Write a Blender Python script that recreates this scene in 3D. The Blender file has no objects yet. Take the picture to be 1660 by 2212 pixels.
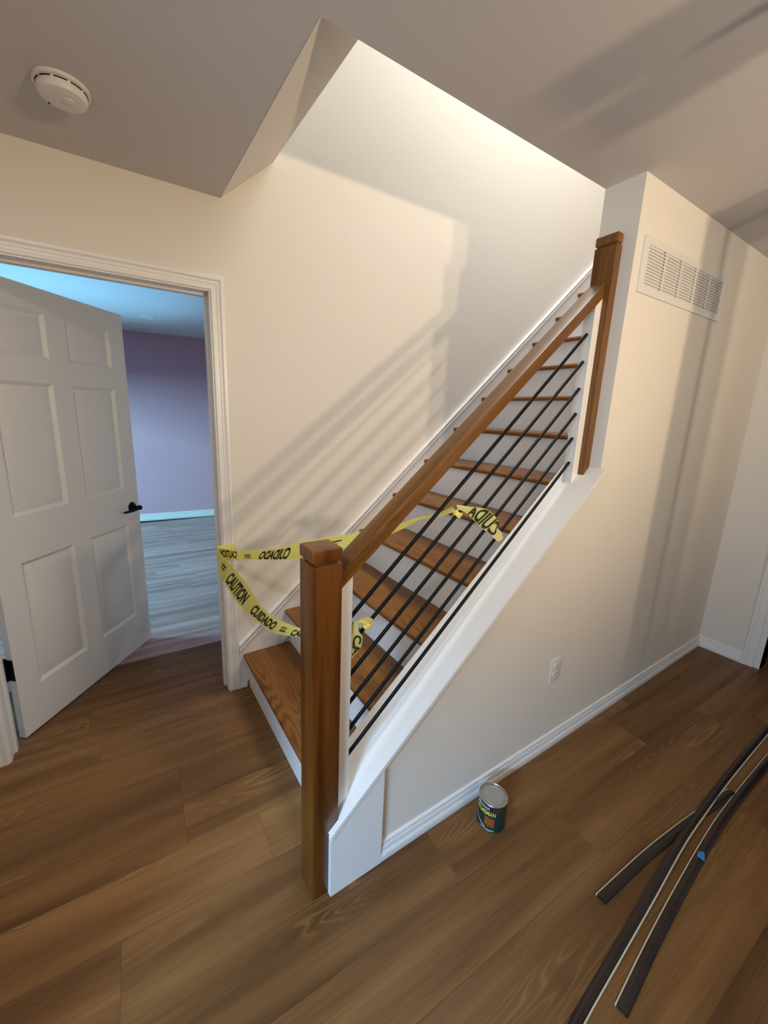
import bpy, bmesh, math, random
from mathutils import Vector, Matrix
random.seed(7)
S = bpy.context.scene
COL = S.collection
# ------------------------------------------------------------------ camera
W = 1.162          # plane of the back wall
HC = 2.442         # ceiling height
X2, X3 = 1.101, 2.773
cd = bpy.data.cameras.new('camera'); cam = bpy.data.objects.new('camera', cd); COL.objects.link(cam)
Rt = Vector((0.84251744, -0.53770327, 0.03224203)); Up = Vector((0.09061704, 0.20047947, 0.9754981)); Fw = Vector((0.53099238, 0.81895249, -0.21763253))
M = Matrix((Rt, Up, -Fw)).transposed().to_4x4(); M.translation = Vector((-0.64675, -0.90829, 1.54631)); cam.matrix_world = M
cd.sensor_fit = 'VERTICAL'; cd.sensor_height = 32; cd.sensor_width = 24; cd.lens = 12.6079
cd.shift_x = 0.01286; cd.shift_y = -0.009128; cd.clip_start = .02
S.camera = cam
# ------------------------------------------------------------------ world + lights
S.view_settings.view_transform = 'Standard'; S.view_settings.look = 'None'
S.view_settings.exposure = 0.0; S.view_settings.gamma = 1; S.view_settings.use_curve_mapping = False
wd = bpy.data.worlds.new('world'); S.world = wd; wd.use_nodes = True
wd.node_tree.nodes['Background'].inputs[0].default_value = (.5, .6, .8, 1); wd.node_tree.nodes['Background'].inputs[1].default_value = .05
def light(name, kind, loc, energy, color, size=.1, to=None, size_y=None, spot=None, blend=.3, spread=None):
    l = bpy.data.lights.new(name, kind); o = bpy.data.objects.new(name, l); COL.objects.link(o); o.location = loc
    l.energy = energy; l.color = color
    if kind == 'AREA':
        l.size = size
        if size_y: l.shape = 'RECTANGLE'; l.size_y = size_y
        if spread: l.spread = spread
    else: l.shadow_soft_size = size
    if kind == 'SPOT': l.spot_size = spot; l.spot_blend = blend
    if to is not None: o.rotation_euler = (Vector(to) - Vector(loc)).to_track_quat('-Z', 'Y').to_euler()
    return o
WARM = (1, .79, .53); COOL = (.37, .66, 1)
# twin-head work light behind the camera, tipped up at the wall
light('work_light', 'SPOT', (.80, -2.25, 1.83), 92, WARM, .04, to=(1.10, 0, 2.85), spot=2.5, blend=1)
light('work_light', 'SPOT', (.50, -2.25, 1.83), 92, WARM, .04, to=(.75, 0, 2.85), spot=2.5, blend=1)
light('upstairs_light', 'AREA', (1.6, .66, 4.9), 70, (.96, 1, 1), 1.5, to=(1.6, .66, 0), size_y=.8)
light('added_hall_fill', 'AREA', (-1.05, -.42, HC-.01), 12, (1, .97, .93), .16, to=(-1.05, -.42, 0))  # added fill, no known fitting; lifts the floor, door and first riser
light('window_daylight', 'AREA', (-5.0, -2.8, 2.9), 380, COOL, 1.2, to=(0, 0, .4), size_y=.4)
light('window_sky', 'AREA', (-3.3, -1.8, 1.55), 50, (.50, .74, 1), 1.3, to=(0, -.2, 1.0), size_y=1.2)
light('bedroom_daylight', 'AREA', (-4.3, 3.7, 2.05), 430, (.33, .80, 1), 1.2, to=(0, 4.2, .9), size_y=.35)
light('added_bedroom_fill', 'SPOT', (-1.15, 3.3, 1.2), 110, (.22, .64, 1), .15, to=(-1.0, 3.3, 3), spot=1.9, blend=.5)  # unseen spot added to brighten the bedroom ceiling

# ------------------------------------------------------------------ helpers
def tag(o, label=None, cat=None, kind=None, group=None):
    if label: o['label'] = label
    if cat: o['category'] = cat
    if kind: o['kind'] = kind
    if group: o['group'] = group
    return o
def empty(name, loc=(0, 0, 0)):
    o = bpy.data.objects.new(name, None); COL.objects.link(o); o.location = loc; o.empty_display_size = .1
    return o
def link(name, me, mat=None, parent=None, M=None, smooth=None):
    if mat is not None:
        me.materials.clear(); me.materials.append(mat)
    if smooth is not None:
        for p in me.polygons: p.use_smooth = True
        me.set_sharp_from_angle(angle=math.radians(smooth))
    o = bpy.data.objects.new(name, me); COL.objects.link(o)
    if parent is not None:
        o.parent = parent
        base = Matrix.Translation(parent.location) if parent.parent is None else None
        pw = Matrix.Identity(4)
        ch = []; q = parent
        while q is not None: ch.append(q); q = q.parent
        for q in reversed(ch): pw = pw @ q.matrix_basis
        o.matrix_basis = pw.inverted() @ (M or Matrix.Identity(4))
    elif M is not None: o.matrix_basis = M
    return o
def mesh(verts, faces, name='m'):
    me = bpy.data.meshes.new(name); me.from_pydata([tuple(v) for v in verts], [], faces)
    bm = bmesh.new(); bm.from_mesh(me); bmesh.ops.recalc_face_normals(bm, faces=bm.faces); bm.to_mesh(me); bm.free()
    return me
def boxes(lst):
    V, F = [], []
    for (x0, x1, y0, y1, z0, z1) in lst:
        b = len(V)
        V += [(x, y, z) for z in (z0, z1) for y in (y0, y1) for x in (x0, x1)]
        F += [[b+i for i in f] for f in ((0, 2, 3, 1), (4, 5, 7, 6), (0, 1, 5, 4), (2, 6, 7, 3), (0, 4, 6, 2), (1, 3, 7, 5))]
    return mesh(V, F)
def bevel(me, w, seg=2, ang=30):
    bm = bmesh.new(); bm.from_mesh(me)
    es = [e for e in bm.edges if len(e.link_faces) == 2 and e.calc_face_angle(0) > math.radians(ang)]
    bmesh.ops.bevel(bm, geom=es, offset=w, segments=seg, affect='EDGES', profile=.6, clamp_overlap=True)
    bm.to_mesh(me); bm.free(); return me
def box(name, b, mat, parent=None, bev=0, M=None, seg=2):
    me = boxes([b])
    if bev: bevel(me, bev, seg)
    return link(name, me, mat, parent, M, 35 if bev else None)
def lbox(name, b, mat, parent=None, bev=0, seg=2, lx='z'):
    # a box whose local x runs along the given world axis (grain follows local x); local origin at centre
    x0, x1, y0, y1, z0, z1 = b; c = Vector(((x0+x1)/2, (y0+y1)/2, (z0+z1)/2)); h = ((x1-x0)/2, (y1-y0)/2, (z1-z0)/2)
    if lx == 'z': R = Matrix(((0, 0, -1), (0, 1, 0), (1, 0, 0))); d = (h[2], h[1], h[0])
    elif lx == 'y': R = Matrix(((0, -1, 0), (1, 0, 0), (0, 0, 1))); d = (h[1], h[0], h[2])
    else: R = Matrix.Identity(3); d = h
    MM = R.to_4x4(); MM.translation = c
    return box(name, (-d[0], d[0], -d[1], d[1], -d[2], d[2]), mat, parent, bev, MM, seg)
def prism(pts, a0, a1, axis='y'):
    n = len(pts); V = []
    for a in (a0, a1):
        for (u, v) in pts: V.append((u, a, v) if axis == 'y' else ((a, u, v) if axis == 'x' else (u, v, a)))
    F = [list(range(n)), list(range(2*n-1, n-1, -1))] + [[i, (i+1) % n, n+(i+1) % n, n+i] for i in range(n)]
    return mesh(V, F)
def rot_to(d, up=(0, 0, 1)):
    x = Vector(d).normalized(); y = Vector(up).cross(x)
    y.normalize(); z = x.cross(y)
    return Matrix((x, y, z)).transposed().to_4x4()
def rod(name, p, q, r, mat, parent, n=14):
    p, q = Vector(p), Vector(q); L = (q-p).length
    V = []; F = []
    rings = [(0, r*.86), (r*.2, r), (L-r*.2, r), (L, r*.86)]
    for (x, rr) in rings: V += [(x, rr*math.cos(2*math.pi*i/n), rr*math.sin(2*math.pi*i/n)) for i in range(n)]
    for k in range(3): F += [[k*n+i, k*n+(i+1) % n, (k+1)*n+(i+1) % n, (k+1)*n+i] for i in range(n)]
    F += [list(range(n)), list(range(3*n, 4*n))]
    MM = rot_to(q-p); MM.translation = p
    return link(name, mesh(V, F), mat, parent, MM, 40)
def lathe(prof, n=32):
    V, F = [], []
    m = len(prof)
    for (r, z) in prof: V += [(r*math.cos(2*math.pi*i/n), r*math.sin(2*math.pi*i/n), z) for i in range(n)]
    for k in range(m-1): F += [[k*n+i, k*n+(i+1) % n, (k+1)*n+(i+1) % n, (k+1)*n+i] for i in range(n)]
    F += [list(range(n)), list(range((m-1)*n, m*n))]
    return mesh(V, F)
def sweep(path, prof, closed=True):
    # path: list of (point, axis_u, axis_v); prof in (u, v)
    V, F = [], []; n = len(prof)
    for (p, u, v) in path: V += [tuple(Vector(p) + Vector(u)*a + Vector(v)*b) for (a, b) in prof]
    for k in range(len(path)-1): F += [[k*n+i, k*n+(i+1) % n, (k+1)*n+(i+1) % n, (k+1)*n+i] for i in range(n)]
    F += [list(range(n)), list(range((len(path)-1)*n, len(path)*n))]
    return mesh(V, F)
# ------------------------------------------------------------------ materials
class NT:
    def __init__(s, name, rough=.5, spec=.5):
        s.m = bpy.data.materials.new(name); s.m.use_nodes = True; s.t = s.m.node_tree; s.b = s.t.nodes['Principled BSDF']
        s.b.inputs['Roughness'].default_value = rough; s.b.inputs['Specular IOR Level'].default_value = spec
    def n(s, k, **kw):
        x = s.t.nodes.new(k)
        for a, v in kw.items():
            if a in x.inputs: x.inputs[a].default_value = v
            else: setattr(x, a, v)
        return x
    def l(s, a, b): s.t.links.new(a, b)
    def col(s, c): s.b.inputs['Base Color'].default_value = (*c, 1)
    def bump(s, h, strength=.1, dist=.01):
        b = s.n('ShaderNodeBump', Strength=strength, Distance=dist); s.l(h, b.inputs['Height']); s.l(b.outputs[0], s.b.inputs['Normal'])
def plain(name, c, rough=.5, spec=.5, metal=0, bump=0, scale=200, var=0):
    k = NT(name, rough, spec); k.col(c); k.b.inputs['Metallic'].default_value = metal
    if bump or var:
        tc = k.n('ShaderNodeTexCoord'); nz = k.n('ShaderNodeTexNoise', Scale=scale, Detail=3.0); k.l(tc.outputs['Object'], nz.inputs['Vector'])
        if bump: k.bump(nz.outputs['Fac'], bump, .002)
        if var:
            n2 = k.n('ShaderNodeTexNoise', Scale=3.0, Detail=4.0); k.l(tc.outputs['Object'], n2.inputs['Vector'])
            r = k.n('ShaderNodeValToRGB'); r.color_ramp.elements[0].color = (*[v*(1-var) for v in c], 1); r.color_ramp.elements[1].color = (*[min(1, v*(1+var)) for v in c], 1)
            r.color_ramp.elements[0].position = .3; r.color_ramp.elements[1].position = .7
            k.l(n2.outputs['Fac'], r.inputs[0]); k.l(r.outputs[0], k.b.inputs['Base Color'])
    return k.m
def wood(name, dark, mid, light_, rough=.35, scale=1.0, stretch=10, ring=.35, m0=.42, m1=.62, rnd=True, spec=.5, bump=.06, vary=.16, freq=60, seed=0.0, fmix=.30, lo=.30, hi=.70, vein=0.0):
    # grain runs along local x: broad tone drift + contour lines of a stretched noise (cathedral figure) + fine pores
    k = NT(name, rough, spec)
    tc = k.n('ShaderNodeTexCoord'); oi = k.n('ShaderNodeObjectInfo')
    ml = k.n('ShaderNodeMath', operation='MULTIPLY_ADD'); ml.inputs[1].default_value = 37.0 if rnd else 0; ml.inputs[2].default_value = seed; k.l(oi.outputs['Random'], ml.inputs[0])
    cx = k.n('ShaderNodeCombineXYZ')
    for q in range(3): k.l(ml.outputs[0], cx.inputs[q])
    ad = k.n('ShaderNodeVectorMath', operation='ADD'); k.l(tc.outputs['Object'], ad.inputs[0]); k.l(cx.outputs[0], ad.inputs[1])
    def noise(sc, **kw):
        mp = k.n('ShaderNodeMapping'); mp.inputs['Scale'].default_value = sc; k.l(ad.outputs[0], mp.inputs['Vector'])
        n_ = k.n('ShaderNodeTexNoise', Scale=1.0, **kw); k.l(mp.outputs[0], n_.inputs['Vector']); return n_.outputs['Fac']
    def mixf(a, b, f):
        m_ = k.n('ShaderNodeMix', data_type='FLOAT'); m_.inputs[0].default_value = f; k.l(a, m_.inputs[2]); k.l(b, m_.inputs[3]); return m_.outputs[0]
    broad = noise((scale*1.1, scale*stretch, scale*stretch), Detail=3.0, Roughness=.5, Distortion=.4)
    fine = noise((scale*7, scale*stretch*22, scale*stretch*22), Detail=4.0, Roughness=.6)
    fld = noise((scale*1.6, scale*stretch*.75, scale*stretch*.75), Detail=1.5, Roughness=.4, Distortion=.3)
    mu = k.n('ShaderNodeMath', operation='MULTIPLY'); mu.inputs[1].default_value = freq; k.l(fld, mu.inputs[0])
    sn = k.n('ShaderNodeMath', operation='SINE'); k.l(mu.outputs[0], sn.inputs[0])
    mr0 = k.n('ShaderNodeMapRange'); mr0.inputs['From Min'].default_value = -1; k.l(sn.outputs[0], mr0.inputs[0])
    mask = noise((scale*1.3, scale*stretch*.5, scale*stretch*.5), Detail=1.0)
    mk = k.n('ShaderNodeMapRange'); mk.inputs['From Min'].default_value = m0; mk.inputs['From Max'].default_value = m1; mk.inputs['To Max'].default_value = ring; k.l(mask, mk.inputs[0])
    vn = k.n('ShaderNodeMapRange', interpolation_type='SMOOTHSTEP'); vn.inputs['From Min'].default_value = .55; vn.inputs['From Max'].default_value = 1.0; k.l(sn.outputs[0], vn.inputs[0])
    tone = mixf(broad, fine, fmix)
    m2 = k.n('ShaderNodeMix', data_type='FLOAT'); k.l(mk.outputs[0], m2.inputs[0]); k.l(tone, m2.inputs[2]); k.l(mr0.outputs[0], m2.inputs[3])
    r = k.n('ShaderNodeValToRGB'); e = r.color_ramp.elements
    e[0].color = (*dark, 1); e[0].position = lo; e[1].color = (*light_, 1); e[1].position = hi
    x = e.new(.5); x.color = (*mid, 1)
    k.l(m2.outputs[0], r.inputs[0])
    base_c = r.outputs[0]
    if vein:
        mv = k.n('ShaderNodeMath', operation='MULTIPLY'); k.l(vn.outputs[0], mv.inputs[0]); k.l(mk.outputs[0], mv.inputs[1])
        ms = k.n('ShaderNodeMath', operation='MULTIPLY'); ms.inputs[1].default_value = vein/max(ring, .01); k.l(mv.outputs[0], ms.inputs[0])
        mc = k.n('ShaderNodeMix', data_type='RGBA'); k.l(ms.outputs[0], mc.inputs[0]); k.l(base_c, mc.inputs[6]); mc.inputs[7].default_value = (*[min(1, c*1.5) for c in light_], 1); base_c = mc.outputs[2]
    hs = k.n('ShaderNodeHueSaturation'); mr = k.n('ShaderNodeMapRange'); mr.inputs['To Min'].default_value = 1-vary; mr.inputs['To Max'].default_value = 1+vary
    k.l(oi.outputs['Random'], mr.inputs[0]); k.l(mr.outputs[0], hs.inputs['Value']); k.l(base_c, hs.inputs['Color'])
    k.l(hs.outputs[0], k.b.inputs['Base Color'])
    if bump: k.bump(fine, bump, .001)
    return k.m
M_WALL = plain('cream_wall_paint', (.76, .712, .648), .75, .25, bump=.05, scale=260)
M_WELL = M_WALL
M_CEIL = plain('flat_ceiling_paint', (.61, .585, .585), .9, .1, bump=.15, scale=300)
M_WHITE = plain('white_trim_paint', (.80, .79, .78), .35, .5)
M_RISER = plain('white_riser_paint', (.74, .735, .74), .45, .4)
M_DOOR = plain('white_door_paint', (.72, .715, .70), .45, .4, bump=.03, scale=400)
M_OAK = wood('stained_oak', (.060, .016, .0018), (.135, .044, .006), (.195, .075, .013), .30, 1.0, 22, ring=.06, vary=.06, spec=.35, lo=.32, hi=.68)
M_OAKR = wood('stained_oak_rail', (.095, .034, .006), (.170, .070, .015), (.245, .112, .030), .32, 1.0, 20, ring=.08, vary=.06, spec=.35)
M_OAKT = wood('stained_oak_tread', (.075, .022, .003), (.185, .070, .011), (.26, .110, .022), .34, .8, 12, ring=.22, vary=.08, freq=110, spec=.35, lo=.28, hi=.72)
M_FLOOR = wood('vinyl_oak_plank', (.090, .039, .012), (.170, .080, .026), (.245, .127, .046), .42, .75, 15, ring=.10, m0=.56, m1=.68, vary=.14, spec=.3, bump=.03, freq=150, fmix=.30, lo=.31, hi=.69, vein=.32)
M_FLOOR_BLUELIT = wood('bluelit_oak_plank', (.235, .15, .14), (.385, .255, .24), (.54, .37, .35), .40, .75, 17, ring=.05, vary=.14, spec=.4, bump=.03, freq=60, lo=.34, hi=.66)  # brown planks greyed past the doorway, putting the blue light into their colour
M_BLACK = plain('black_satin_metal', (.004, .004, .004), .5, .2)
M_GRAYWALL = plain('lavender_grey_wall_paint', (.64, .375, .45), .8, .2)
M_PLASTIC = plain('white_plastic', (.74, .72, .70), .4, .5)
M_DARK = plain('dark_slot', (.01, .009, .008), .8, .1)
M_STRIP = plain('dark_walnut_moulding', (.020, .012, .010), .30, .5, bump=.1, scale=60, var=.7)
M_EDGE = plain('pale_core_edge', (.62, .53, .38), .6, .3)
M_BLUETAPE = plain('blue_painters_tape', (.05, .22, .50), .6, .3)
M_TIN = plain('bare_tin', (.60, .58, .55), .28, .5, metal=1.0)
M_LID = plain('dusty_tin_lid', (.42, .40, .37), .5, .4, metal=.35, bump=.4, scale=90, var=.25)
M_GREEN = plain('dark_green_label', (.006, .035, .028), .3, .5)
M_YEL = plain('yellow_print', (.75, .62, .07), .4, .4)
M_WPRINT = plain('white_print', (.75, .77, .75), .4, .4)
M_ORANGE = plain('orange_brown_print', (.22, .05, .012), .4, .4, var=.5)
M_RED = plain('dark_red_print', (.22, .02, .02), .4, .4)
M_NAVY = plain('navy_print', (.01, .015, .05), .4, .4)
def tape_mat(name, c, tr):
    k = NT(name, .42, .4); k.col(c)
    t = k.n('ShaderNodeBsdfTranslucent'); t.inputs[0].default_value = (*c, 1); mx = k.n('ShaderNodeMixShader'); mx.inputs[0].default_value = tr
    o = k.t.nodes['Material Output']; k.l(k.b.outputs[0], mx.inputs[1]); k.l(t.outputs[0], mx.inputs[2]); k.l(mx.outputs[0], o.inputs[0])
    return k.m
M_TAPE = tape_mat('yellow_plastic_tape', (.95, .88, .26), .3)
M_TTAIL = tape_mat('thin_yellow_plastic_tape', (.88, .85, .42), .4)
M_INK = plain('black_ink', (.012, .012, .010), .5, .3)
M_INKG = plain('ink_seen_through_tape', (.035, .045, .018), .5, .3)

# ------------------------------------------------------------------ floor
FL = tag(link('floor', boxes([(-3.6, 5.2, -4.6, 5.6, -.06, -.0055)]), M_DARK), kind='structure')
PW, PLN = .19, 1.22
plank_cache = {}
def plank_mesh(L, w=PW, mat=None):
    mat = mat or M_FLOOR; k = (round(L, 3), mat.name)
    if k in plank_cache: return plank_cache[k]
    g, b, t = .00015, .0008, .005
    V = []
    for (i, z) in ((g, -t), (g, -.0005), (g+b, 0)):
        V += [(i, -w/2+i, z), (L-i, -w/2+i, z), (L-i, w/2-i, z), (i, w/2-i, z)]
    F = [(3, 2, 1, 0), (8, 9, 10, 11)]
    for s_ in (0, 4): F += [(s_+i, s_+(i+1) % 4, s_+4+(i+1) % 4, s_+4+i) for i in range(4)]
    plank_cache[k] = mesh(V, F); plank_cache[k].materials.append(mat); return plank_cache[k]
ang = -.035
PR = Matrix.Rotation(ang, 4, 'Z')
joint = {0: -.553, -1: -.30, 1: -.551, 2: -.12, 3: -.843, -2: .46}
v0 = .406-.0   # a row boundary (in plank frame, at u=-.7)
o_uv = PR.inverted() @ Vector((-.7, .395, 0))
nparts = 0; rest = []
for k in range(-22, 26):
    vc = o_uv.y + (k-.5)*PW
    j = joint.get(k-1, None)
    u0 = (j if j is not None else -3.4+random.random()*PLN)
    u = u0 - PLN*math.ceil((u0+3.4)/PLN)
    while u < 5.1:
        c = PR @ Vector((u+PLN/2, vc, 0))
        a, b_ = u, u+PLN
        pa = PR @ Vector((a, vc, 0)); pb = PR @ Vector((b_, vc, 0))
        if pb.x > -3.45 and pa.x < 5.05 and -4.4 < pa.y < 5.45:
            vis = (-1.5 < c.y < 1.35 and pb.x > -1.7 and pa.x < 3.6) or (1.2 <= c.y < 5.4 and pb.x > -2.2 and pa.x < 1.6)
            if vis:
                MM = PR.copy(); MM.translation = PR @ Vector((u, vc, 0))
                o = bpy.data.objects.new('plank', plank_mesh(PLN, mat=M_FLOOR_BLUELIT if vc > 1.74 else M_FLOOR)); COL.objects.link(o); o.parent = FL; o.matrix_basis = MM; nparts += 1
            else: rest.append((u, vc))
        u += PLN
bm = bmesh.new(); src = plank_mesh(PLN)
for (u, vc) in rest:
    MM = PR.copy(); MM.translation = PR @ Vector((u, vc, 0))
    tmp = bmesh.new(); tmp.from_mesh(src); bmesh.ops.transform(tmp, matrix=MM, verts=tmp.verts)
    m_ = bpy.data.meshes.new('t'); tmp.to_mesh(m_); tmp.free(); bm.from_mesh(m_); bpy.data.meshes.remove(m_)
me = bpy.data.meshes.new('far_planks'); bm.to_mesh(me); bm.free()
tag(link('outer_planks', me, M_FLOOR, FL), kind='stuff')

# ------------------------------------------------------------------ walls and ceiling
T = .12
DJ0, DJ1, DH = -1.136, -.212, 2.056     # door opening in the back wall
YT = .151
XS = -.145                              # left edge of the stairwell opening
def struct(name, me, mat, M=None): return tag(link(name, me, mat, None, M), kind='structure')
struct('wall_back', boxes([(-3.4, DJ0-.012, W, W+T, 0, 5.2), (DJ1+.012, 4.9, W, W+T, 0, 5.2), (DJ0-.012, DJ1+.012, W, W+T, DH+.012, 5.2)]), M_WALL)
def capz(x): return .246+(x+.178)*(1.345-.246)/(1.101+.178)
st = struct('wall_stair', prism([(-.142, 0), (X3, 0), (X3, HC), (X2, HC), (X2, capz(X2)-.018), (-.142, capz(-.142)-.018)], 0, YT), M_WALL)
struct('wall_right', boxes([(X3, X3+T, -.335, 0, 0, HC), (X3, X3+T, -1.26, -.335, 2.06, HC), (X3, X3+T, -4.5, -1.26, 0, HC)]), M_WALL)
struct('wall_left', boxes([(-1.44, -1.32, -.26, W, 0, HC), (-3.5, -1.44, -.26, -.14, 0, HC), (-3.5, -3.38, -4.5, -2.5, 0, HC), (-3.5, -3.38, -1.1, -.26, 0, HC), (-3.5, -3.38, -2.5, -1.1, 0, .9), (-3.5, -3.38, -2.5, -1.1, 2.2, HC)]), M_WALL)
struct('wall_rear', boxes([(-3.5, 4.9, -4.6, -4.5, 0, HC)]), M_WALL)
struct('wall_hall', boxes([(4.8, 4.9, -4.5, 0, 0, HC), (X3+T, 4.8, 0, .1, 0, HC)]), M_GRAYWALL)
struct('wall_bedroom_far', boxes([(-3.4, 3, 0, .12, 0, HC)]), M_GRAYWALL, Matrix.Translation((0, 5.20, 0)) @ Matrix.Rotation(-.10, 4, 'Z'))
struct('wall_bedroom_right', boxes([(1.6, 1.7, W+T, 5.3, 0, HC)]), M_GRAYWALL)
struct('wall_bedroom_left', boxes([(-3.1, -3.0, W+T, 2.9, 0, HC), (-3.1, -3.0, 4.6, 5.6, 0, HC), (-3.1, -3.0, 2.9, 4.6, 0, .85), (-3.1, -3.0, 2.9, 4.6, 1.95, HC)]), M_GRAYWALL)
W2 = tag(empty('window_2', (-3.05, 3.75, .85)), kind='structure')
link('window_frame', boxes([(-3.09, -3.02, 2.9, 2.95, .85, 1.95), (-3.09, -3.02, 4.55, 4.6, .85, 1.95), (-3.09, -3.02, 2.95, 4.55, .85, .90), (-3.09, -3.02, 2.95, 4.55, 1.91, 1.95)]), M_WHITE, W2)
struct('added_shadow_block', bevel(boxes([(.60, .70, -1.0, -.90, 2.19, HC)]), .006), M_WHITE)  # unseen box added to throw the dark streaks on the ceiling
struct('added_shadow_column', bevel(boxes([(1.30, 1.40, -1.05, -.95, 0, HC)]), .006), M_WHITE)  # unseen column added to throw the shadow strip on the right-hand wall
# ceiling: front slab, left slab with sloped soffit edge towards the stairwell, bedroom slab
UF = 2.742
def ceil_mesh():
    me1 = boxes([(-3.5, 4.9, -4.6, YT, HC, UF), (-3.4, XS, YT, W, HC, UF), (-3.4, 3, W+T, 5.7, HC, UF), (2.86, 4.9, YT, W, 2.5, 2.73)])
    bm = bmesh.new(); bm.from_mesh(me1)
    m2 = prism([(XS, HC), (XS+.244, HC+.211), (XS+.244, UF), (XS, UF)], YT, W); bm.from_mesh(m2); bm.to_mesh(me1); bm.free()
    return me1
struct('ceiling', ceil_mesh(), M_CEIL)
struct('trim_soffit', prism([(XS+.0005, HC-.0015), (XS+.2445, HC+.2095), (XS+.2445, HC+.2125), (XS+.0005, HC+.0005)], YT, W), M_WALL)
# upper hall around the well
struct('wall_upper', boxes([(-1.7, 4.9, YT-.1, YT, UF, 5.2), (-1.8, -1.7, YT, W, UF, 5.2), (4.8, 4.9, YT, W, UF, 5.2)]), M_WALL)
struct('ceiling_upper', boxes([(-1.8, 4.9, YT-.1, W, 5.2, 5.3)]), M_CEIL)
# white cap board on the knee wall and plinth board at its foot
def cap_mesh():
    t = .018
    def seg(x0, x1, y0, y1): return prism([(x0, capz(x0)), (x1, capz(x1)), (x1, capz(x1)-t), (x0+(t*.4 if x0 < -.15 else 0), capz(x0)-t)], y0, y1)
    bm = bmesh.new(); bm.from_mesh(seg(-.1415, X2, -.02, .166)); bm.from_mesh(seg(-.178, -.1415, -.02, -.0005))
    bmesh.ops.remove_doubles(bm, verts=bm.verts, dist=1e-6)
    me = bpy.data.meshes.new('cap'); bm.to_mesh(me); bm.free(); return me
link('cap_board', cap_mesh(), M_WHITE, st)
link('plinth_board', prism([(-.1755, 0), (.022, 0), (.022, capz(.022)-.018), (-.1755, capz(-.1755)-.018)], -.017, -.0003), M_WHITE, st)

# baseboards: colonial profile (depth d, height z)
BB = [(0, 0), (.0165, 0), (.0180, .012), (.0170, .028), (.0150, .032), (.0100, .0335), (.0100, .0365), (.0130, .0385), (.0120, .052), (.0105, .057), (.0060, .058), (.0060, .0605), (.0090, .062), (.0095, .068), (.0070, .074), (.003, .0755), (0, .0755)]
def base(name, p0, p1, out, m0=0, m1=0, sc=1):
    p0, p1, out = Vector(p0), Vector(p1), Vector(out); d = (p1-p0).normalized()
    V, F = [], []; n = len(BB)
    for (p, mi) in ((p0, m0), (p1, m1)): V += [tuple(p + out*a*sc + Vector((0, 0, b*sc)) + d*(mi*a*sc)) for (a, b) in BB]
    F = [list(range(n)), list(range(n, 2*n))] + [[i, (i+1) % n, n+(i+1) % n, n+i] for i in range(n)]
    return tag(link(name, mesh(V, F), M_WHITE, None, None, 25), kind='structure')
base('baseboard_stair', (.0225, 0, 0), (X3, 0, 0), (0, -1, 0), 0, -1)
base('baseboard_right', (X3, -.246, 0), (X3, 0, 0), (-1, 0, 0), 0, -1)
base('baseboard_back', (-.150, W, 0), (-.112, W, 0), (0, -1, 0))
fb = base('baseboard_bedroom', (-3.0, 0, 0), (1.6, 0, 0), (0, -1, 0), sc=1.25); fb.matrix_basis = Matrix.Translation((0, 5.20, 0)) @ Matrix.Rotation(-.10, 4, 'Z')

# door casings: profile (w outward from the opening, d out of the wall)
CS = [(0, 0), (0, .008), (.004, .0105), (.010, .0112), (.018, .009), (.024, .0095), (.026, .012), (.033, .0125), (.036, .0105), (.040, .013), (.043, .0165), (.055, .0165), (.057, .014), (.057, 0)]
def casing(name, a, b, parent, org, ux, uz, un, w0=(0, 0), w1=(0, 0)):
    # a, b: (u, z) ends on the opening edge; w0/w1: miter direction (du, dz) per unit w
    V = []; n = len(CS)
    for (p, w) in ((a, w0), (b, w1)):
        for (ww, d) in CS: V.append(tuple(Vector(org) + Vector(ux)*(p[0]+w[0]*ww) + Vector(uz)*(p[1]+w[1]*ww) + Vector(un)*d))
    F = [list(range(n)), list(range(n, 2*n))] + [[i, (i+1) % n, n+(i+1) % n, n+i] for i in range(n)]
    return link(name, mesh(V, F), M_WHITE, parent, None, 25)

# ------------------------------------------------------------------ door 1 (open, to the bedroom)
D1 = tag(empty('door_1', (DJ0, W, 0)), kind='structure')
rv = .006
a, b, h = DJ0-rv, DJ1+rv, DH+rv
A_ = ((0, W, 0), (1, 0, 0), (0, 0, 1), (0, -1, 0))
casing('casing', (a, 0), (a, h), D1, *A_, w0=(-1, 0), w1=(-1, 1))
casing('casing', (a, h), (b, h), D1, *A_, w0=(-1, 1), w1=(1, 1))
casing('casing', (b, 0), (b, h), D1, *A_, w0=(1, 0), w1=(1, 1))
link('door_frame', boxes([(DJ0-.012, DJ0, W-.001, W+T+.001, 0, DH+.012), (DJ1, DJ1+.012, W-.001, W+T+.001, 0, DH+.012), (DJ0, DJ1, W-.001, W+T+.001, DH, DH+.012)]), M_WHITE, D1)
link('door_stop', bevel(boxes([(DJ0, DJ0+.011, W+.05, W+.083, 0, DH), (DJ1-.011, DJ1, W+.05, W+.083, 0, DH), (DJ0+.011, DJ1-.011, W+.05, W+.083, DH-.011, DH)]), .002, 1), M_WHITE, D1)
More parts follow.
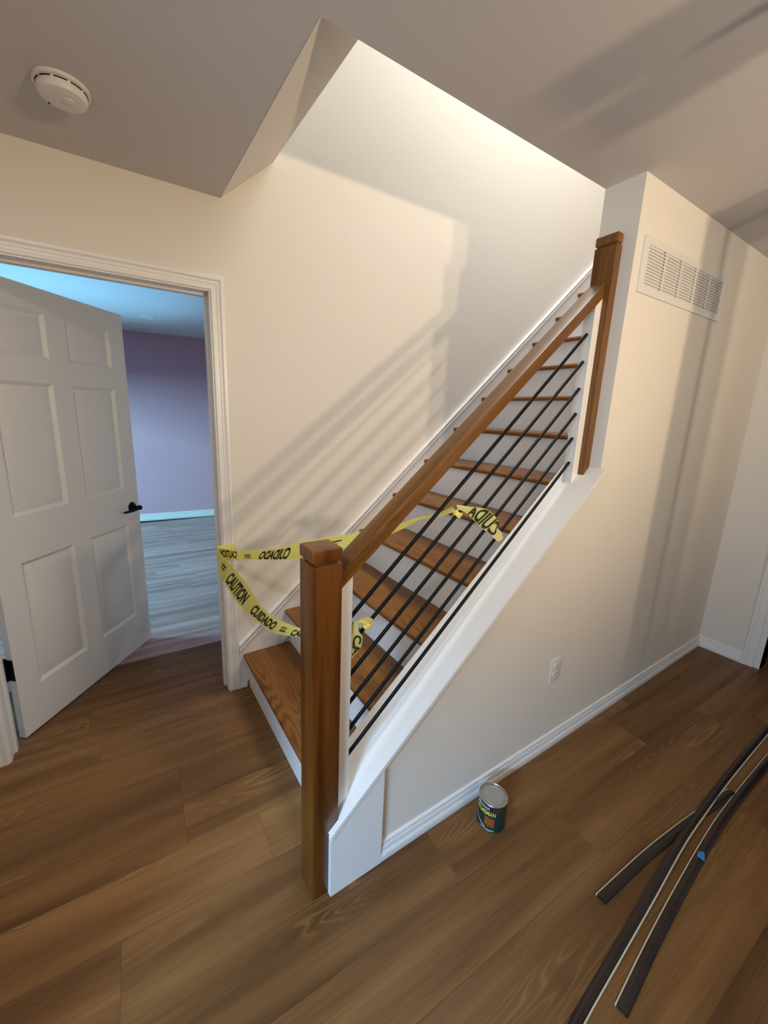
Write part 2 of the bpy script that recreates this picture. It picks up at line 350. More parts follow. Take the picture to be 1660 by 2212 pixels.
# leaf: local x along the width from the hinge, local -y faces the hall
hx, hy = -1.102, 1.281
LW, LH, LT = .882, 2.030, .035
th = math.atan2(1.952-1.281, -.532+1.102)
LM = Matrix.Translation((hx, hy, .012)) @ Matrix.Rotation(th, 4, 'Z')
def leaf_mesh():
    xs = [0, .106, .388, .496, .776, LW]; zs = [0, .220, .824, 1.036, 1.618, 1.724, 1.928, LH]
    bm = bmesh.new(); vc = {}
    def v(x, y, z):
        k = (round(x, 5), round(y, 5), round(z, 5))
        if k not in vc: vc[k] = bm.verts.new(k)
        return vc[k]
    def quad(*ps): bm.faces.new([v(*p) for p in ps])
    for i in range(5):
        for j in range(7):
            x0, x1, z0, z1 = xs[i], xs[i+1], zs[j], zs[j+1]
            if i in (1, 3) and j in (1, 3, 5):
                rings = [(0, 0), (.006, .004), (.016, .011), (.020, .0115), (.026, .0095), (.052, .0035), (.055, .003)]
                for (o0, d0), (o1, d1) in zip(rings[:-1], rings[1:]):
                    P = [(x0+o0, d0, z0+o0), (x1-o0, d0, z0+o0), (x1-o0, d0, z1-o0), (x0+o0, d0, z1-o0)]
                    Q = [(x0+o1, d1, z0+o1), (x1-o1, d1, z0+o1), (x1-o1, d1, z1-o1), (x0+o1, d1, z1-o1)]
                    for k in range(4): quad(P[k], P[(k+1) % 4], Q[(k+1) % 4], Q[k])
                quad(*Q)
            else: quad((x0, 0, z0), (x1, 0, z0), (x1, 0, z1), (x0, 0, z1))
    quad((0, LT, 0), (LW, LT, 0), (LW, LT, LH), (0, LT, LH))
    for i in range(5):
        for z in (0, LH): quad((xs[i], 0, z), (xs[i+1], 0, z), (xs[i+1], LT, z), (xs[i], LT, z))
    for j in range(7):
        for x in (0, LW): quad((x, 0, zs[j]), (x, 0, zs[j+1]), (x, LT, zs[j+1]), (x, LT, zs[j]))
    bmesh.ops.recalc_face_normals(bm, faces=bm.faces)
    me = bpy.data.meshes.new('leaf'); bm.to_mesh(me); bm.free(); return me
leaf = link('door_leaf', leaf_mesh(), M_DOOR, D1, LM, 20)
hm = LM @ Matrix.Translation((.822, 0, .921)) @ Matrix.Rotation(math.pi/2, 4, 'X')   # local z -> out of leaf face (-y)
link('handle_rose', lathe([(.001, .009), (.020, .009), (.029, .006), (.032, .001), (.032, 0)][::-1], 28), M_BLACK, leaf, hm, 40)
bmh = bmesh.new(); bmh.from_mesh(lathe([(.011, .006), (.010, .04), (.0135, .044), (.0150, .052), (.0135, .060), (.008, .063)], 20))
lv = []
for i in range(13):
    t = i/12; x = -t*.118; rr = .0095*(1-.45*t); y = -.004*math.sin(t*3.0)-.006*t
    lv.append((Vector((x, y, .052-.010*math.sin(t*math.pi/2)*t)), (0, 1, 0), (0, 0, 1), rr))
V, F = [], []; n = 12
for (p, u, v, r) in lv: V += [tuple(p + Vector(u)*r*1.15*math.cos(2*math.pi*i/n) + Vector(v)*r*.75*math.sin(2*math.pi*i/n)) for i in range(n)]
for k in range(12): F += [[k*n+i, k*n+(i+1) % n, (k+1)*n+(i+1) % n, (k+1)*n+i] for i in range(n)]
F += [list(range(n)), list(range(12*n, 13*n))]
bmh.from_mesh(mesh(V, F)); me = bpy.data.meshes.new('lever'); bmh.to_mesh(me); bmh.free()
link('door_handle', me, M_BLACK, leaf, hm, 45)
for z in (.30, 1.0, 1.74):
    bm = bmesh.new(); bm.from_mesh(bevel(boxes([(-.0018, -.0002, .001, LT+.004, z, z+.105)]), .0006, 1))
    bm.from_mesh(bevel(boxes([(-.034, -.0018, LT+.002, LT+.0045, z, z+.105)]), .0006, 1))
    kn = lathe([(.0065, z-.004), (.0072, z), (.0072, z+.105), (.0065, z+.109)], 14)
    bmesh.ops.transform(bm, matrix=Matrix.Identity(4), verts=bm.verts)
    t2 = bmesh.new(); t2.from_mesh(kn); bmesh.ops.translate(t2, vec=(-.004, LT+.006, 0), verts=t2.verts); m_ = bpy.data.meshes.new('k'); t2.to_mesh(m_); t2.free(); bm.from_mesh(m_)
    me = bpy.data.meshes.new('hinge'); bm.to_mesh(me); bm.free()
    link('hinge', me, M_BLACK, leaf, LM)

# door 2: cased opening in the right wall
D2 = tag(empty('door_2', (X3, -.335, 0)), kind='structure')
B_ = ((X3, 0, 0), (0, 1, 0), (0, 0, 1), (-1, 0, 0))
casing('casing', (-.303, 0), (-.303, 2.066), D2, *B_, w0=(1, 0), w1=(1, 1))
casing('casing', (-1.254, 2.066), (-.303, 2.066), D2, *B_, w0=(-1, 1), w1=(1, 1))
casing('casing', (-1.254, 0), (-1.254, 2.066), D2, *B_, w0=(-1, 0), w1=(-1, 1))
link('door_frame', boxes([(X3-.001, X3+T+.001, -.335, -.309, 0, 2.06), (X3-.001, X3+T+.001, -1.26, -1.248, 0, 2.06), (X3-.001, X3+T+.001, -1.248, -.335, 2.048, 2.06)]), M_WHITE, D2)
# window in the left wall (daylight from behind-left of the camera)
W1 = tag(empty('window_1', (-3.44, -1.8, .9)), kind='structure')
link('window_frame', boxes([(-3.47, -3.41, -2.5, -2.45, .9, 2.2), (-3.47, -3.41, -1.15, -1.1, .9, 2.2), (-3.47, -3.41, -2.45, -1.15, .9, .95), (-3.47, -3.41, -2.45, -1.15, 2.15, 2.2)]), M_WHITE, W1)

# ------------------------------------------------------------------ staircase
RUN, RISE, X0 = .2449, .2097, -.100
N = 12
SC = tag(empty('staircase', (X0, .65, 0)), 'straight flight of stained oak treads with white risers climbing along the cream back wall', 'staircase')
YA, YB = YT+.001, W-.0155
for i in range(N+1):
    x = X0+i*RUN; z1 = min((i+1)*RISE-.026, 2.74)
    box('riser', (x, x+.016, YA, YB, i*RISE if i == 0 else i*RISE-.02, z1), M_RISER, SC)
def tread_mesh(L):
    # local x = along the tread, local y = depth (nosing at y=0), top at z=0
    t = .026; r = t/2; P = []
    for k in range(9):
        an = math.pi/2+math.pi*k/8; P.append((r+r*math.cos(an)*1.0, -r+r*math.sin(an)))
    P = [(RUN+.028, 0)] + P + [(RUN+.028, -t)]
    n = len(P); V = [(xx, u, v) for xx in (-L/2, L/2) for (u, v) in P]
    F = [list(range(n)), list(range(2*n-1, n-1, -1))] + [[i, (i+1) % n, n+(i+1) % n, n+i] for i in range(n)]
    return mesh(V, F)
TM = tread_mesh(YB-YA)
for i in range(N):
    MM = Matrix(((0, 1, 0), (-1, 0, 0), (0, 0, 1))).to_4x4(); MM.translation = (X0-.030+i*RUN, (YA+YB)/2, (i+1)*RISE)
    link('tread', TM if i == 0 else TM.copy(), M_OAKT, SC, MM, 35)
box('landing_nosing', (X0-.03+N*RUN, X0+N*RUN+.10, YA, YB, UF-.026, UF), M_OAKT, SC, .008)
# skirt board with moulding on the back wall
def sk(x): return .278+(x+.143)*(2.694-.278)/(2.654+.143)
xs0, xs1 = -.1485, 2.80
link('skirt_board', prism([(xs0, 0.0), (xs1, N*RISE), (xs1, sk(xs1)-.05), (xs0, sk(xs0)-.05)], W-.0155, W-.0004), M_RISER, SC)
SM = [(0, 0), (0, .0160), (.003, .0185), (.010, .0235), (.020, .0245), (.024, .0215), (.0265, .0150), (.029, .0150), (.031, .0240), (.038, .0270), (.042, .025), (.043, 0)]
V = []
sl = Vector((xs1-xs0, 0, sk(xs1)-sk(xs0))).normalized(); nn = Vector((-sl.z, 0, sl.x)); cs_ = sl.x
for x in (xs0, xs1):
    for (w, d) in SM: V.append((x, W-d-.0003, sk(x)-(.043-w)/cs_))
n = len(SM); F = [list(range(n)), list(range(n, 2*n))] + [[i, (i+1) % n, n+(i+1) % n, n+i] for i in range(n)]
link('skirt_moulding', mesh(V, F), M_WHITE, SC, None, 25)

# ------------------------------------------------------------------ railing
RL = tag(empty('stair_railing', (-.186, .036, 0)), 'open stair railing of square stained oak newels and sloping oak handrail with six black rods', 'railing')
NX0, NX1, NY0, NY1, NH = -.231, -.1425, .000, .0885, 1.189
nw = lbox('newel_post', (NX0, NX1, NY0, NY1, 0, NH-.044), M_OAK, RL, .003)
lbox('newel_neck', (NX0+.010, NX1-.010, NY0+.010, NY1-.010, NH-.045, NH-.034), M_OAK, nw)
lbox('newel_cap', (NX0-.001, NX1+.001, NY0-.001, NY1+.001, NH-.037, NH), M_OAK, nw, .007, 3)
# half newel on the wall end
HY0, HY1, HX0 = .049, .137, 1.061
def half_newel():
    P = [(HX0, capz(HX0)+.001), (X2-.0005, capz(X2)+.001), (X2-.0005, 2.212), (HX0, 2.212)]
    c = Vector((1.081, .093, 1.75)); R = Matrix(((0, 0, -1), (0, 1, 0), (1, 0, 0))).to_4x4(); R.translation = c
    me = prism(P, HY0, HY1); bevel(me, .002, 1); me.transform(R.inverted()); return me, R
me, R_ = half_newel()
hn = link('half_newel', me, M_OAKR, RL, R_, 35)
lbox('newel_neck', (HX0+.006, X2-.0005, HY0+.006, HY1-.006, 2.210, 2.221), M_OAK, hn)
lbox('newel_cap', (HX0-.001, X2-.0005, HY0-.001, HY1+.001, 2.219, 2.254), M_OAKR, hn, .007, 3)
# handrail: rectangular, local x along its length
ra, rb = Vector((NX1, .047, 1.083)), Vector((HX0, .104, 2.050))
dv = (rb-ra); d0 = dv.normalized()
def rail_mesh():
    MM = rot_to(dv); MM.translation = ra; inv = MM.inverted()
    upv = MM.to_3x3() @ Vector((0, 0, 1)); sd = Vector((d0.y, -d0.x, 0)).normalized()
    hw, hh = .0325, .0215
    V = []
    for xx in (NX1, HX0):
        for (s_, u) in ((-1, -1), (1, -1), (1, 1), (-1, 1)):
            p = ra + sd*hw*s_ + upv*hh*u; t = (xx-p.x)/d0.x; V.append(tuple(inv @ (p + d0*t)))
    me = mesh(V, [(0, 1, 2, 3), (4, 5, 6, 7), (0, 1, 5, 4), (1, 2, 6, 5), (2, 3, 7, 6), (3, 0, 4, 7)])
    bevel(me, .004, 2); return me, MM
me, MM = rail_mesh(); link('handrail', me, M_OAKR, RL, MM, 35)
def rail_bottom(x, y): # underside height of the rail
    t = (x-ra.x)/d0.x; return (ra+d0*t).z-.0215/math.cos(math.asin(d0.z))
def post(x0, x1, y0, y1):
    return prism([(x0, capz(x0)+.0005), (x1, capz(x1)+.0005), (x1, rail_bottom(x1, 0)-.0005), (x0, rail_bottom(x0, 0)-.0005)], y0, y1)
link('end_post', post(NX1+.0005, -.095, .024, .066), M_WHITE, RL)
link('end_post', post(1.020, HX0-.0005, .075, .117), M_WHITE, RL)
zl = [.952, .858, .753, .654, .555, .462]; zu = [1.884, 1.778, 1.672, 1.570, 1.468, 1.364]
RODS = []
for a_, b_ in zip(zl, zu):
    # measured (x=-.084, y=.041) and (x=1.020, y=.096); run a little into the posts
    p, q = Vector((-.084, .044, a_)), Vector((1.020, .096, b_)); dd = (q-p)/(q.x-p.x)
    p2 = p+dd*(-.0945-p.x); q2 = q+dd*.0
    RODS.append((p2, q2)); rod('metal_rod', p2, q2, .0064, M_BLACK, RL)

# ------------------------------------------------------------------ wall vent, outlet, smoke detector, recessed light
VG = tag(empty('return_air_grille', (1.56, 0, 2.145)), 'white louvred return air grille high on the cream wall right of the stair opening', 'vent')
VX0, VX1, VZ0, VZ1 = 1.152, 1.984, 2.046, 2.248
cx0, cx1, cz0, cz1 = 1.192, 1.944, 2.073, 2.221
fr = boxes([(VX0, cx0, -.007, -.0005, VZ0, VZ1), (cx1, VX1, -.007, -.0005, VZ0, VZ1), (cx0, cx1, -.007, -.0005, VZ0, cz0), (cx0, cx1, -.007, -.0005, cz1, VZ1)])
bmx = bmesh.new(); bmx.from_mesh(fr); bmesh.ops.remove_doubles(bmx, verts=bmx.verts, dist=1e-5); bmx.to_mesh(fr); bmx.free()
link('grille_frame', fr, M_PLASTIC, VG)
link('grille_back', boxes([(cx0, cx1, -.0015, -.0006, cz0, cz1)]), M_DARK, VG)
cw = (cx1-cx0)/5
for i in range(1, 5): box('grille_mullion', (cx0+i*cw-.008, cx0+i*cw+.004, -.0075, -.002, cz0, cz1), M_PLASTIC, VG)
nl = 13; pz = (cz1-cz0)/nl
for i in range(5):
    V, F = [], []
    a0 = cx0+i*cw+.004 if i else cx0; a1 = cx0+(i+1)*cw-.008 if i < 4 else cx1
    for j in range(nl):
        z = cz0+j*pz; b_ = len(V)
        P = [(-.0072, z+.0005), (-.0020, min(z+pz*1.38, cz1)), (-.0016, min(z+pz*1.30, cz1-.0008)), (-.0067, z-.0004)]
        P2 = [(-.0072, z+.0005), (-.0066, z+pz*.42), (-.0061, z+pz*.40), (-.0067, z-.0004)]
        for (c0, c1, PP) in ((a0, a1-.009, P), (a1-.009, a1, P2)):
            b_ = len(V); V += [(xx, y, zz) for xx in (c0, c1) for (y, zz) in PP]
            F += [[b_+k for k in f] for f in ((0, 1, 2, 3), (4, 7, 6, 5), (0, 4, 5, 1), (1, 5, 6, 2), (2, 6, 7, 3), (3, 7, 4, 0))]
    tag(link('louvre_bank', mesh(V, F), M_PLASTIC, VG), kind='stuff')

OU = tag(empty('electrical_outlet', (.976, 0, .426)), 'white duplex outlet plate low on the cream wall below the sloping cap', 'outlet')
box('cover_plate', (.938, 1.014, -.006, -.0004, .368, .484), M_PLASTIC, OU, .003, seg=2)
for zc in (.446, .406):
    pr_ = []
    for k in range(24):
        an = 2*math.pi*k/24; pr_.append((.976+.0172*math.cos(an), zc+max(-.0135, min(.0135, .0172*math.sin(an)))))
    s_ = link('receptacle', prism(pr_, -.0085, -.0055), M_PLASTIC, OU)
    link('slot', boxes([(.968, .9695, -.0088, -.0084, zc, zc+.008), (.9825, .984, -.0088, -.0084, zc+.001, zc+.007), (.974, .978, -.0088, -.0084, zc-.009, zc-.0055)]), M_DARK, s_)
box('screw', (.9735, .9785, -.0072, -.0058, .4235, .4285), M_TIN, OU, .001)

SD = tag(empty('smoke_detector', (-.672, .775, HC)), 'round white smoke detector on the ceiling above the open door', 'smoke detector')
dm = Matrix.Translation((-.672, .775, HC)) @ Matrix.Rotation(math.pi, 4, 'X')
link('base_ring', lathe([(.070, .0005), (.070, .009), (.066, .011)], 40), M_PLASTIC, SD, dm, 40)
bd = link('sensor_body', lathe([(.060, .0005), (.062, .016), (.0625, .024), (.058, .033), (.045, .037), (.030, .038)], 40), M_PLASTIC, SD, dm, 30)
def arc_box(r0, r1, z0, z1, a0, a1, n=8):
    V = []; F = []
    for k in range(n+1):
        an = a0+(a1-a0)*k/n
        V += [(r*math.cos(an), r*math.sin(an), z) for (r, z) in ((r0, z0), (r1, z0), (r1, z1), (r0, z1))]
    for k in range(n): F += [[4*k+i, 4*k+(i+1) % 4, 4*k+4+(i+1) % 4, 4*k+4+i] for i in range(4)]
    F += [[0, 1, 2, 3], [4*n, 4*n+1, 4*n+2, 4*n+3]]
    return mesh(V, F)
for k in range(10):
    a0 = 2*math.pi*k/10+.06
    link('vent_slot', arc_box(.060, .0632, .0125, .0150, a0, a0+.5), M_DARK, SD, dm)
for (x, y, r) in ((-.040, .006, .0038), (-.033, -.001, .0036), (-.036, -.036, .003), (-.004, .012, .003)):
    link('indicator_hole', lathe([(r, .0378), (r, .0388)], 12), M_DARK, SD, dm @ Matrix.Translation((x, y, -.002)))
link('test_button', lathe([(.016, .0375), (.016, .0395), (.014, .0405)], 24), M_PLASTIC, SD, dm @ Matrix.Translation((.014, .008, 0)), 35)
RC = tag(link('recessed_light', lathe([(.078, .0003), (.076, .006), (.060, .008), (.056, .003)], 32), M_PLASTIC, None, Matrix.Translation((-.205, 4.18, HC)) @ Matrix.Rotation(math.pi, 4, 'X'), 30), 'small round unlit ceiling light in the blue lit room beyond the door', 'ceiling light')

# ------------------------------------------------------------------ caution tape
def smooth(P, n):
    P = [Vector(p) for p in P]; out = []
    m = len(P)-1
    for i in range(n+1):
        t = i/n*m; k = min(int(t), m-1); f = t-k
        p0, p1, p2, p3 = P[max(k-1, 0)], P[k], P[k+1], P[min(k+2, m)]
        out.append(.5*((2*p1)+(p2-p0)*f+(2*p0-5*p1+4*p2-p3)*f*f+(3*p1-p0-3*p2+p3)*f**3))
    return out
class Ribbon:
    def __init__(s, top, bot, n=60):
        s.T = smooth(top, n); s.B = smooth(bot, n); s.n = n
        c = [(a+b)/2 for a, b in zip(s.T, s.B)]; s.len = [0]
        for i in range(n): s.len.append(s.len[-1]+(c[i+1]-c[i]).length)
        s.L = s.len[-1]
    def at(s, d):
        d = max(0, min(s.L, d)); i = 0
        while i < s.n-1 and s.len[i+1] < d: i += 1
        f = (d-s.len[i])/max(1e-9, s.len[i+1]-s.len[i])
        return s.T[i].lerp(s.T[i+1], f), s.B[i].lerp(s.B[i+1], f), (s.T[i+1]+s.B[i+1]-s.T[i]-s.B[i]).normalized()
    def pt(s, d, v, off):
        t, b, tg = s.at(d); nrm = tg.cross((t-b)).normalized()
        return b.lerp(t, v) + nrm*off
    def mesh(s, th=.0004, curl=0.0, nv=4):
        V, F = [], []
        for side in (1, -1):
            for i in range(s.n+1):
                tg = (s.T[min(i+1, s.n)]+s.B[min(i+1, s.n)]-s.T[max(i-1, 0)]-s.B[max(i-1, 0)]).normalized()
                nrm = tg.cross(s.T[i]-s.B[i]).normalized()
                for k in range(nv+1):
                    v = k/nv; V.append(tuple(s.B[i].lerp(s.T[i], v) + nrm*(th/2*side + curl*4*v*(1-v))))
        r = nv+1; o = (s.n+1)*r
        for i in range(s.n):
            for k in range(nv):
                q = [i*r+k, (i+1)*r+k, (i+1)*r+k+1, i*r+k+1]; F.append(q); F.append([o+x for x in q[::-1]])
            F.append([i*r, o+i*r, o+(i+1)*r, (i+1)*r]); F.append([i*r+nv, (i+1)*r+nv, o+(i+1)*r+nv, o+i*r+nv])
        F.append([k for k in range(r)]+[o+k for k in range(r-1, -1, -1)]); e = s.n*r
        F.append([e+k for k in range(r)]+[o+e+k for k in range(r-1, -1, -1)])
        return mesh(V, F)
def text_verts(txt, bold=.035, cut=3):
    c = bpy.data.curves.new('t', 'FONT'); c.body = txt; c.size = 1; c.offset = bold; c.resolution_u = 4; c.align_x = 'LEFT'
    o = bpy.data.objects.new('t', c); me = bpy.data.meshes.new_from_object(o); bpy.data.objects.remove(o)
    bm = bmesh.new(); bm.from_mesh(me)
    bmesh.ops.remove_doubles(bm, verts=bm.verts, dist=1e-5)
    for _ in range(cut):
        es = [e for e in bm.edges if e.calc_length() > .12]
        if es: bmesh.ops.subdivide_edges(bm, edges=es, cuts=1); bmesh.ops.triangulate(bm, faces=bm.faces)
    vs = [v.co.copy() for v in bm.verts]; bm.verts.index_update(); fs = [[v.index for v in f.verts] for f in bm.faces]; bm.free()
    x0 = min(v.x for v in vs); x1 = max(v.x for v in vs); y0 = min(v.y for v in vs); y1 = max(v.y for v in vs)
    return [((v.x-x0)/(x1-x0), (v.y-y0)/(y1-y0)) for v in vs], fs
def ribbon_text(rb_, txt, d0_, d1_, v0_, v1_, off, mat, parent, mirror=False, slant=0, flip=False, name='lettering'):
    vs, fs = text_verts(txt); V = []
    for (x, y) in vs:
        if mirror: x = 1-x
        if flip: x = 1-x; y = 1-y
        d = d0_+(d1_-d0_)*x + slant*(y-.5)
        v = v0_+(v1_-v0_)*y; V.append(tuple(rb_.pt(d, v, off)))
    me = bpy.data.meshes.new('txt'); me.from_pydata(V, [], fs)
    return link(name, me, mat, parent)
def ribbon_dashes(rb_, lst, off, mat, parent):
    V, F = [], []
    for (d0_, d1_, v0_, v1_) in lst:
        b = len(V); V += [tuple(rb_.pt(d, v, off)) for (d, v) in ((d0_, v0_), (d1_, v0_), (d1_, v1_), (d0_, v1_))]; F.append([b, b+1, b+2, b+3])
    me = bpy.data.meshes.new('dash'); me.from_pydata(V, [], F); return tag(link('small_print', me, mat, parent), kind='stuff')
CT = tag(empty('caution_tape', (-.235, 1.1, .80)), 'yellow caution tape strung from the door casing and tied to the black railing rods', 'tape')
UT = [(-.237, 1.139, .856), (-.195, 1.059, .862), (-.145, .966, .876), (-.081, .846, .91), (-.029, .747, .946), (.015, .665, .985), (.073, .555, 1.027), (.127, .454, 1.064), (.177, .36, 1.101), (.205, .307, 1.123), (.239, .243, 1.149), (.256, .211, 1.169), (.274, .176, 1.184), (.299, .131, 1.204), (.328, .076, 1.24)]
UB = [(-.231, 1.127, .802), (-.191, 1.053, .815), (-.146, .968, .833), (-.082, .847, .86), (-.029, .748, .884), (.015, .665, .91), (.073, .555, .961), (.127, .453, 1.013), (.178, .359, 1.053), (.206, .306, 1.083), (.243, .236, 1.129), (.26, .204, 1.155), (.278, .17, 1.179), (.303, .122, 1.192), (.334, .065, 1.225)]
LTp = [(-.22, 1.053, .818), (-.198, .927, .795), (-.179, .822, .763), (-.166, .749, .736), (-.153, .676, .709), (-.138, .59, .704), (-.123, .507, .715), (-.102, .391, .741), (-.081, .274, .787), (-.065, .183, .837), (-.054, .119, .884)]
LBp = [(-.239, 1.157, .735), (-.223, 1.068, .68), (-.204, .961, .638), (-.187, .865, .621), (-.17, .774, .617), (-.152, .672, .619), (-.136, .582, .631), (-.103, .398, .699), (-.081, .273, .754), (-.063, .175, .813), (-.052, .109, .863)]
U = Ribbon(UT, UB); L_ = Ribbon(LTp, LBp)
us = link('upper_strand', U.mesh(.0005, .002), M_TAPE, CT, None, 50)
ls = link('lower_strand', L_.mesh(.0005, .003), M_TAPE, CT, None, 50)
# fold around the casing edge joining both strands
fold = Ribbon([(-.150, 1.143, .858), (-.205, 1.1405, .862), (-.2372, 1.139, .862), (-.237, 1.160, .845), (-.228, 1.10, .83), (-.212, 1.03, .800)], [(-.150, 1.143, .815), (-.205, 1.1405, .806), (-.2372, 1.139, .795), (-.237, 1.160, .775), (-.240, 1.12, .735), (-.232, 1.08, .700)], 30)
link('casing_wrap', fold.mesh(.0005), M_TAPE, CT, None, 50)
f1, f2 = -.0032, .0032
def side(rb_):      # sign of the offset that faces the camera
    t, b, tg = rb_.at(rb_.L*.4); n_ = tg.cross(t-b); return 1 if n_.dot(cam.matrix_world.translation-t) > 0 else -1
su, sl_ = side(U)*.0030, side(L_)*.0042
ribbon_text(U, 'CAUTION', .012, .135, .10, .90, su, M_INK, us, mirror=True, slant=.008)
ribbon_text(U, 'CUIDADO', .29, .48, .04, .86, su, M_INK, us, mirror=True, slant=.03)
ribbon_dashes(U, [(.185, .232, .5, .58), (.188, .228, .32, .42), (.19, .23, .15, .22)], su, M_INK, us)
ribbon_dashes(U, [(.715, .775, .55, .64), (.72, .755, .40, .44), (.69, .765, .06, .11)], su, M_INK, us)
ribbon_dashes(U, [(.86, .885, .62, .82), (.86, .885, .16, .36), (.93, .955, .62, .84)], su, M_INK, us)
ribbon_text(L_, 'CAUTION', .10, .29, .14, .84, sl_, M_INK, ls, slant=.0)
ribbon_text(L_, 'CUIDADO', .355, .555, .16, .84, sl_, M_INK, ls, slant=.0)
ribbon_text(L_, 'CAUTION', .69, .89, .10, .78, sl_, M_INK, ls, slant=.02)
ribbon_dashes(L_, [(.60, .645, .62, .70), (.598, .64, .46, .52), (.60, .645, .30, .40), (.01, .05, .6, .7), (.012, .05, .4, .5)], sl_, M_INK, ls)
# knots and tails
def knot(name, c, r, ax, parent, mat):
    n, m = 20, 10; V, F = [], []; MM = rot_to(ax); MM.translation = Vector(c)
    for i in range(n):
        a1 = 2*math.pi*i/n
        for j in range(m):
            a2 = 2*math.pi*j/m; wob = 1+.18*math.sin(3*a1+1)*math.cos(2*a2)
            rr = r+.0042*math.cos(a2)*wob; V.append(tuple(MM @ Vector((.011*math.sin(a2)*wob+.003*math.sin(2*a1), rr*math.cos(a1), rr*math.sin(a1)))))
    for i in range(n):
        for j in range(m): F.append([i*m+j, ((i+1) % n)*m+j, ((i+1) % n)*m+(j+1) % m, i*m+(j+1) % m])
    return link(name, mesh(V, F), mat, parent, None, 60)
p2, q2 = RODS[1]; rdir = (q2-p2).normalized()
def on_rod(k, x): p, q = RODS[k]; return p+(q-p)*((x-p.x)/(q.x-p.x))
kc = on_rod(1, .341); knot('knot', kc, .0115, rdir, CT, M_TAPE)
TT = [(.323, .054, 1.251), (.348, .048, 1.247), (.381, .046, 1.24), (.429, .046, 1.232), (.468, .047, 1.222), (.502, .049, 1.203), (.53, .05, 1.181), (.546, .05, 1.161), (.539, .05, 1.144), (.565, .048, 1.122), (.575, .047, 1.097)]
TB = [(.332, .054, 1.233), (.351, .050, 1.227), (.371, .050, 1.216), (.392, .052, 1.202), (.411, .053, 1.188), (.433, .054, 1.169), (.461, .055, 1.15), (.494, .055, 1.131), (.514, .053, 1.116), (.527, .050, 1.104), (.552, .047, 1.087)]
TL = Ribbon(TT, TB, 40); ts = link('upper_tail', TL.mesh(.0005, .002), M_TTAIL, CT, None, 50)
ribbon_text(TL, 'CUIDA', .05, .245, .02, .98, side(TL)*.003, M_INKG, ts, mirror=True, slant=-.01)
kx = on_rod(1, -.032); knot('knot', on_rod(1, -.030), .0115, rdir, CT, M_TAPE)
T2L = [(-.083, .036, .936), (-.085, .036, .911), (-.087, .034, .896), (-.089, .033, .878), (-.090, .033, .862), (-.089, .034, .836), (-.088, .036, .814)]
T2R = [(-.064, .036, .934), (-.066, .032, .905), (-.061, .032, .894), (-.05, .034, .878), (-.05, .035, .858), (-.056, .036, .837), (-.083, .037, .812)]
T2 = Ribbon(T2R, T2L, 30); t2s = link('lower_tail', T2.mesh(.0005, .002), M_TTAIL, CT, None, 50)
ribbon_text(T2, 'CA', .045, .115, .08, .84, side(T2)*.003, M_INKG, t2s, slant=0)
L2O = [(-.085, .038, .922), (-.074, .036, .933), (-.063, .034, .937), (-.053, .033, .94), (-.036, .033, .938), (-.021, .034, .932), (-.013, .036, .924), (-.015, .040, .912)]
L2I = [(-.083, .038, .918), (-.068, .036, .926), (-.060, .034, .928), (-.051, .033, .925), (-.042, .033, .917), (-.036, .034, .909), (-.031, .036, .902), (-.026, .040, .896)]
LO = Ribbon(L2O, L2I, 24); link('tied_loop', LO.mesh(.0006, -.003), M_TAPE, CT, None, 50)

# ------------------------------------------------------------------ can on the floor
cc = (.480, -.112, 0)
CN = tag(empty('varnish_can', cc), 'dark green can with a dusty metal lid on the floor by the baseboard', 'can')
CM = Matrix.Translation(cc)
R0 = .053
bodyc = link('can_body', lathe([(R0-.001, 0), (R0+.0012, .0008), (R0+.0012, .003), (R0, .0045), (R0, .114), (R0+.001, .1155)], 48), M_GREEN, CN, CM, 30)
link('rim', lathe([(R0, .1135), (R0+.0016, .115), (R0+.0018, .1185), (R0+.0005, .121), (R0-.002, .1215), (R0-.0035, .1185), (R0-.008, .1182), (R0-.0085, .1165)], 48), M_TIN, CN, CM, 30)
link('lid', lathe([(.0405, .1165), (.0405, .1205), (.0385, .1212), (.0370, .1195), (.010, .1192), (.001, .1192)], 40), M_LID, CN, CM, 30)
thc = math.atan2(-.908+.112, -.647-.48)
def can_map(V, off=.0004): return [(cc[0]+(R0+off)*math.cos(a), cc[1]+(R0+off)*math.sin(a), z) for (a, z) in V]
def can_patch(name, a0, a1, z0, z1, mat, off=.0003, top=None, bot=None, n=24):
    V, F = [], []
    for i in range(n+1):
        f = i/n; a = thc+a0+(a1-a0)*f; V += [(a, (bot(f) if bot else z0)), (a, (top(f) if top else z1))]
        if i: b = 2*i; F.append([b-2, b, b+1, b-1])
    me = bpy.data.meshes.new('p'); me.from_pydata(can_map(V, off), [], F); return link(name, me, mat, bodyc)
def can_text(txt, a0, a1, z0, z1, mat, off=.0009, slope=0):
    vs, fs = text_verts(txt, .015); V = [(thc+a0+(a1-a0)*x, z0+(z1-z0)*y+slope*x) for (x, y) in vs]
    me = bpy.data.meshes.new('p'); me.from_pydata(can_map(V, off), [], fs); return link('lettering', me, mat, bodyc)
can_patch('navy_band', -1.35, .45, .095, .112, M_NAVY)
can_text('MINWAX', -1.15, -.12, .097, .108, M_WPRINT)
can_patch('red_flash', .10, .75, .0, .0, M_RED, top=lambda f: .107-.002*f, bot=lambda f: .098+.004*f)
can_text('HELMSMAN', -1.25, .32, .073, .092, M_YEL)
can_patch('picture_panel', -.42, .28, .018, .066, M_ORANGE, top=lambda f: .066-.004*f, bot=lambda f: .018+.007*math.sin(f*9)**2+.006*(1-f))
can_patch('curved_stripe', -1.35, -.35, 0, 0, M_WPRINT, top=lambda f: .050-.034*f**.7, bot=lambda f: .046-.034*f**.7)
can_text('SPAR URETHANE', -.75, .30, .006, .0115, M_WPRINT)

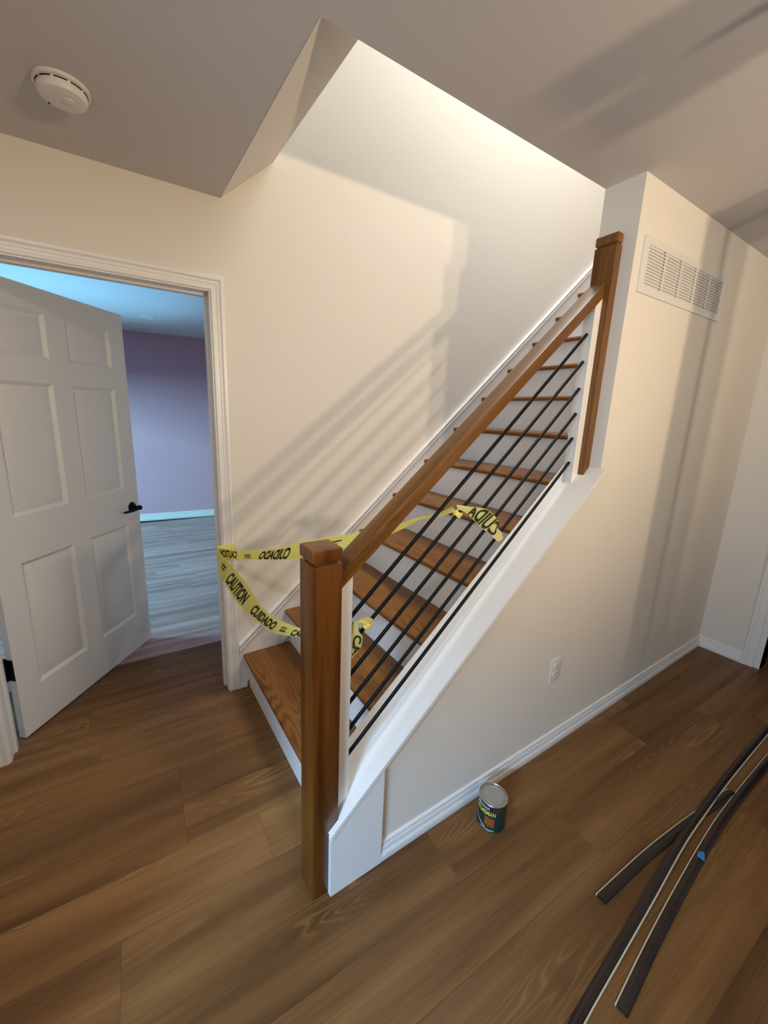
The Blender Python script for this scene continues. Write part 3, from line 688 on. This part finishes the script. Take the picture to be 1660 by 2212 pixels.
# ------------------------------------------------------------------ loose floor mouldings (stair right)
def strip(left, right, z, name, label, n=26, nose=True, zf=None):
    Lp = smooth([(x, y, 0) for x, y in left], n); Rp = smooth([(x, y, 0) for x, y in right], n)
    root = empty(name, (*((Lp[0]+Rp[0])/2).xy, 0)); tag(root, label, 'floor moulding', group='loose floor mouldings')
    path = []; w = .034
    for i in range(n+1):
        c = (Lp[i]+Rp[i])/2; t = (Lp[min(i+1, n)]+Rp[min(i+1, n)]-Lp[max(i-1, 0)]-Rp[max(i-1, 0)]).normalized()
        u = Vector((-t.y, t.x, 0)); hz = z + (zf(i/n) if zf else 0)
        path.append((Vector((c.x, c.y, hz)), u, Vector((0, 0, 1))))
    return root, path
DK = [(.016, 0), (.016, .009), (.011, .0118), (-.010, .0118), (-.016, .0085), (-.0175, .004), (-.016, .0006), (-.008, 0), (-.006, .0035), (.006, .0035), (.008, 0)]
def build_strip(pts, name, label, white_side, z=0, zf=None, w=1.0):
    root, path = strip(pts[0], pts[1], z, name, label, zf=zf)
    s_ = white_side
    prof = [(a*s_*w, b) for (a, b) in DK]; link('moulding_body', sweep(path, prof), M_STRIP, root, None, 35)
    ed = [(.0162*s_*w, 0.0005), (.0205*s_*w, .0005), (.0205*s_*w, .0085), (.0162*s_*w, .0105)]
    link('pale_edge', sweep(path, ed), M_EDGE, root, None, 35)
    return root
S1L = [(.05, -.62), (.216, -.597), (.423, -.578), (.688, -.560), (1.001, -.538), (1.236, -.531), (1.525, -.523), (2.153, -.522)]
S1R = [(.05, -.645), (.251, -.616), (.482, -.601), (.759, -.582), (1.055, -.559), (1.32, -.547), (1.645, -.543), (2.153, -.548)]
S2L = [(.358, -.645), (.59, -.625), (.86, -.604), (1.158, -.590), (1.409, -.586), (1.853, -.590), (2.2, -.598)]
S2R = [(.381, -.672), (.583, -.651), (.86, -.632), (1.173, -.613), (1.376, -.609), (1.766, -.615), (2.2, -.625)]
S3L = [(.575, -.474), (.876, -.492), (1.087, -.509), (1.224, -.528), (1.40, -.551), (1.463, -.562)]
S3R = [(.587, -.505), (.833, -.517), (1.001, -.534), (1.225, -.557), (1.436, -.580), (1.475, -.585)]
build_strip((S1L, S1R), 'floor_moulding', 'longest dark floor moulding, nearest the wall, crossing over the short angled piece', -1, .0005, w=.80, zf=lambda t: .0125*math.exp(-((t-.55)/.16)**2))
build_strip((S2L, S2R), 'floor_moulding', 'dark floor moulding farthest from the wall with a scrap of blue tape on it', 1, .0005, w=.86)
build_strip((S3L, S3R), 'floor_moulding', 'short dark floor moulding lying at an angle under the longest one', 1, .0005, w=.86)
sc = bpy.data.meshes.new('scrap')
P = [(1.015, -.603), (1.036, -.598), (1.056, -.611), (1.040, -.617), (1.016, -.625)]
link_o = link('tape_scrap', prism(P, .0125, .0132, 'z'), M_BLUETAPE); tag(link_o, 'small torn scrap of blue tape stuck on a dark floor moulding', 'tape')
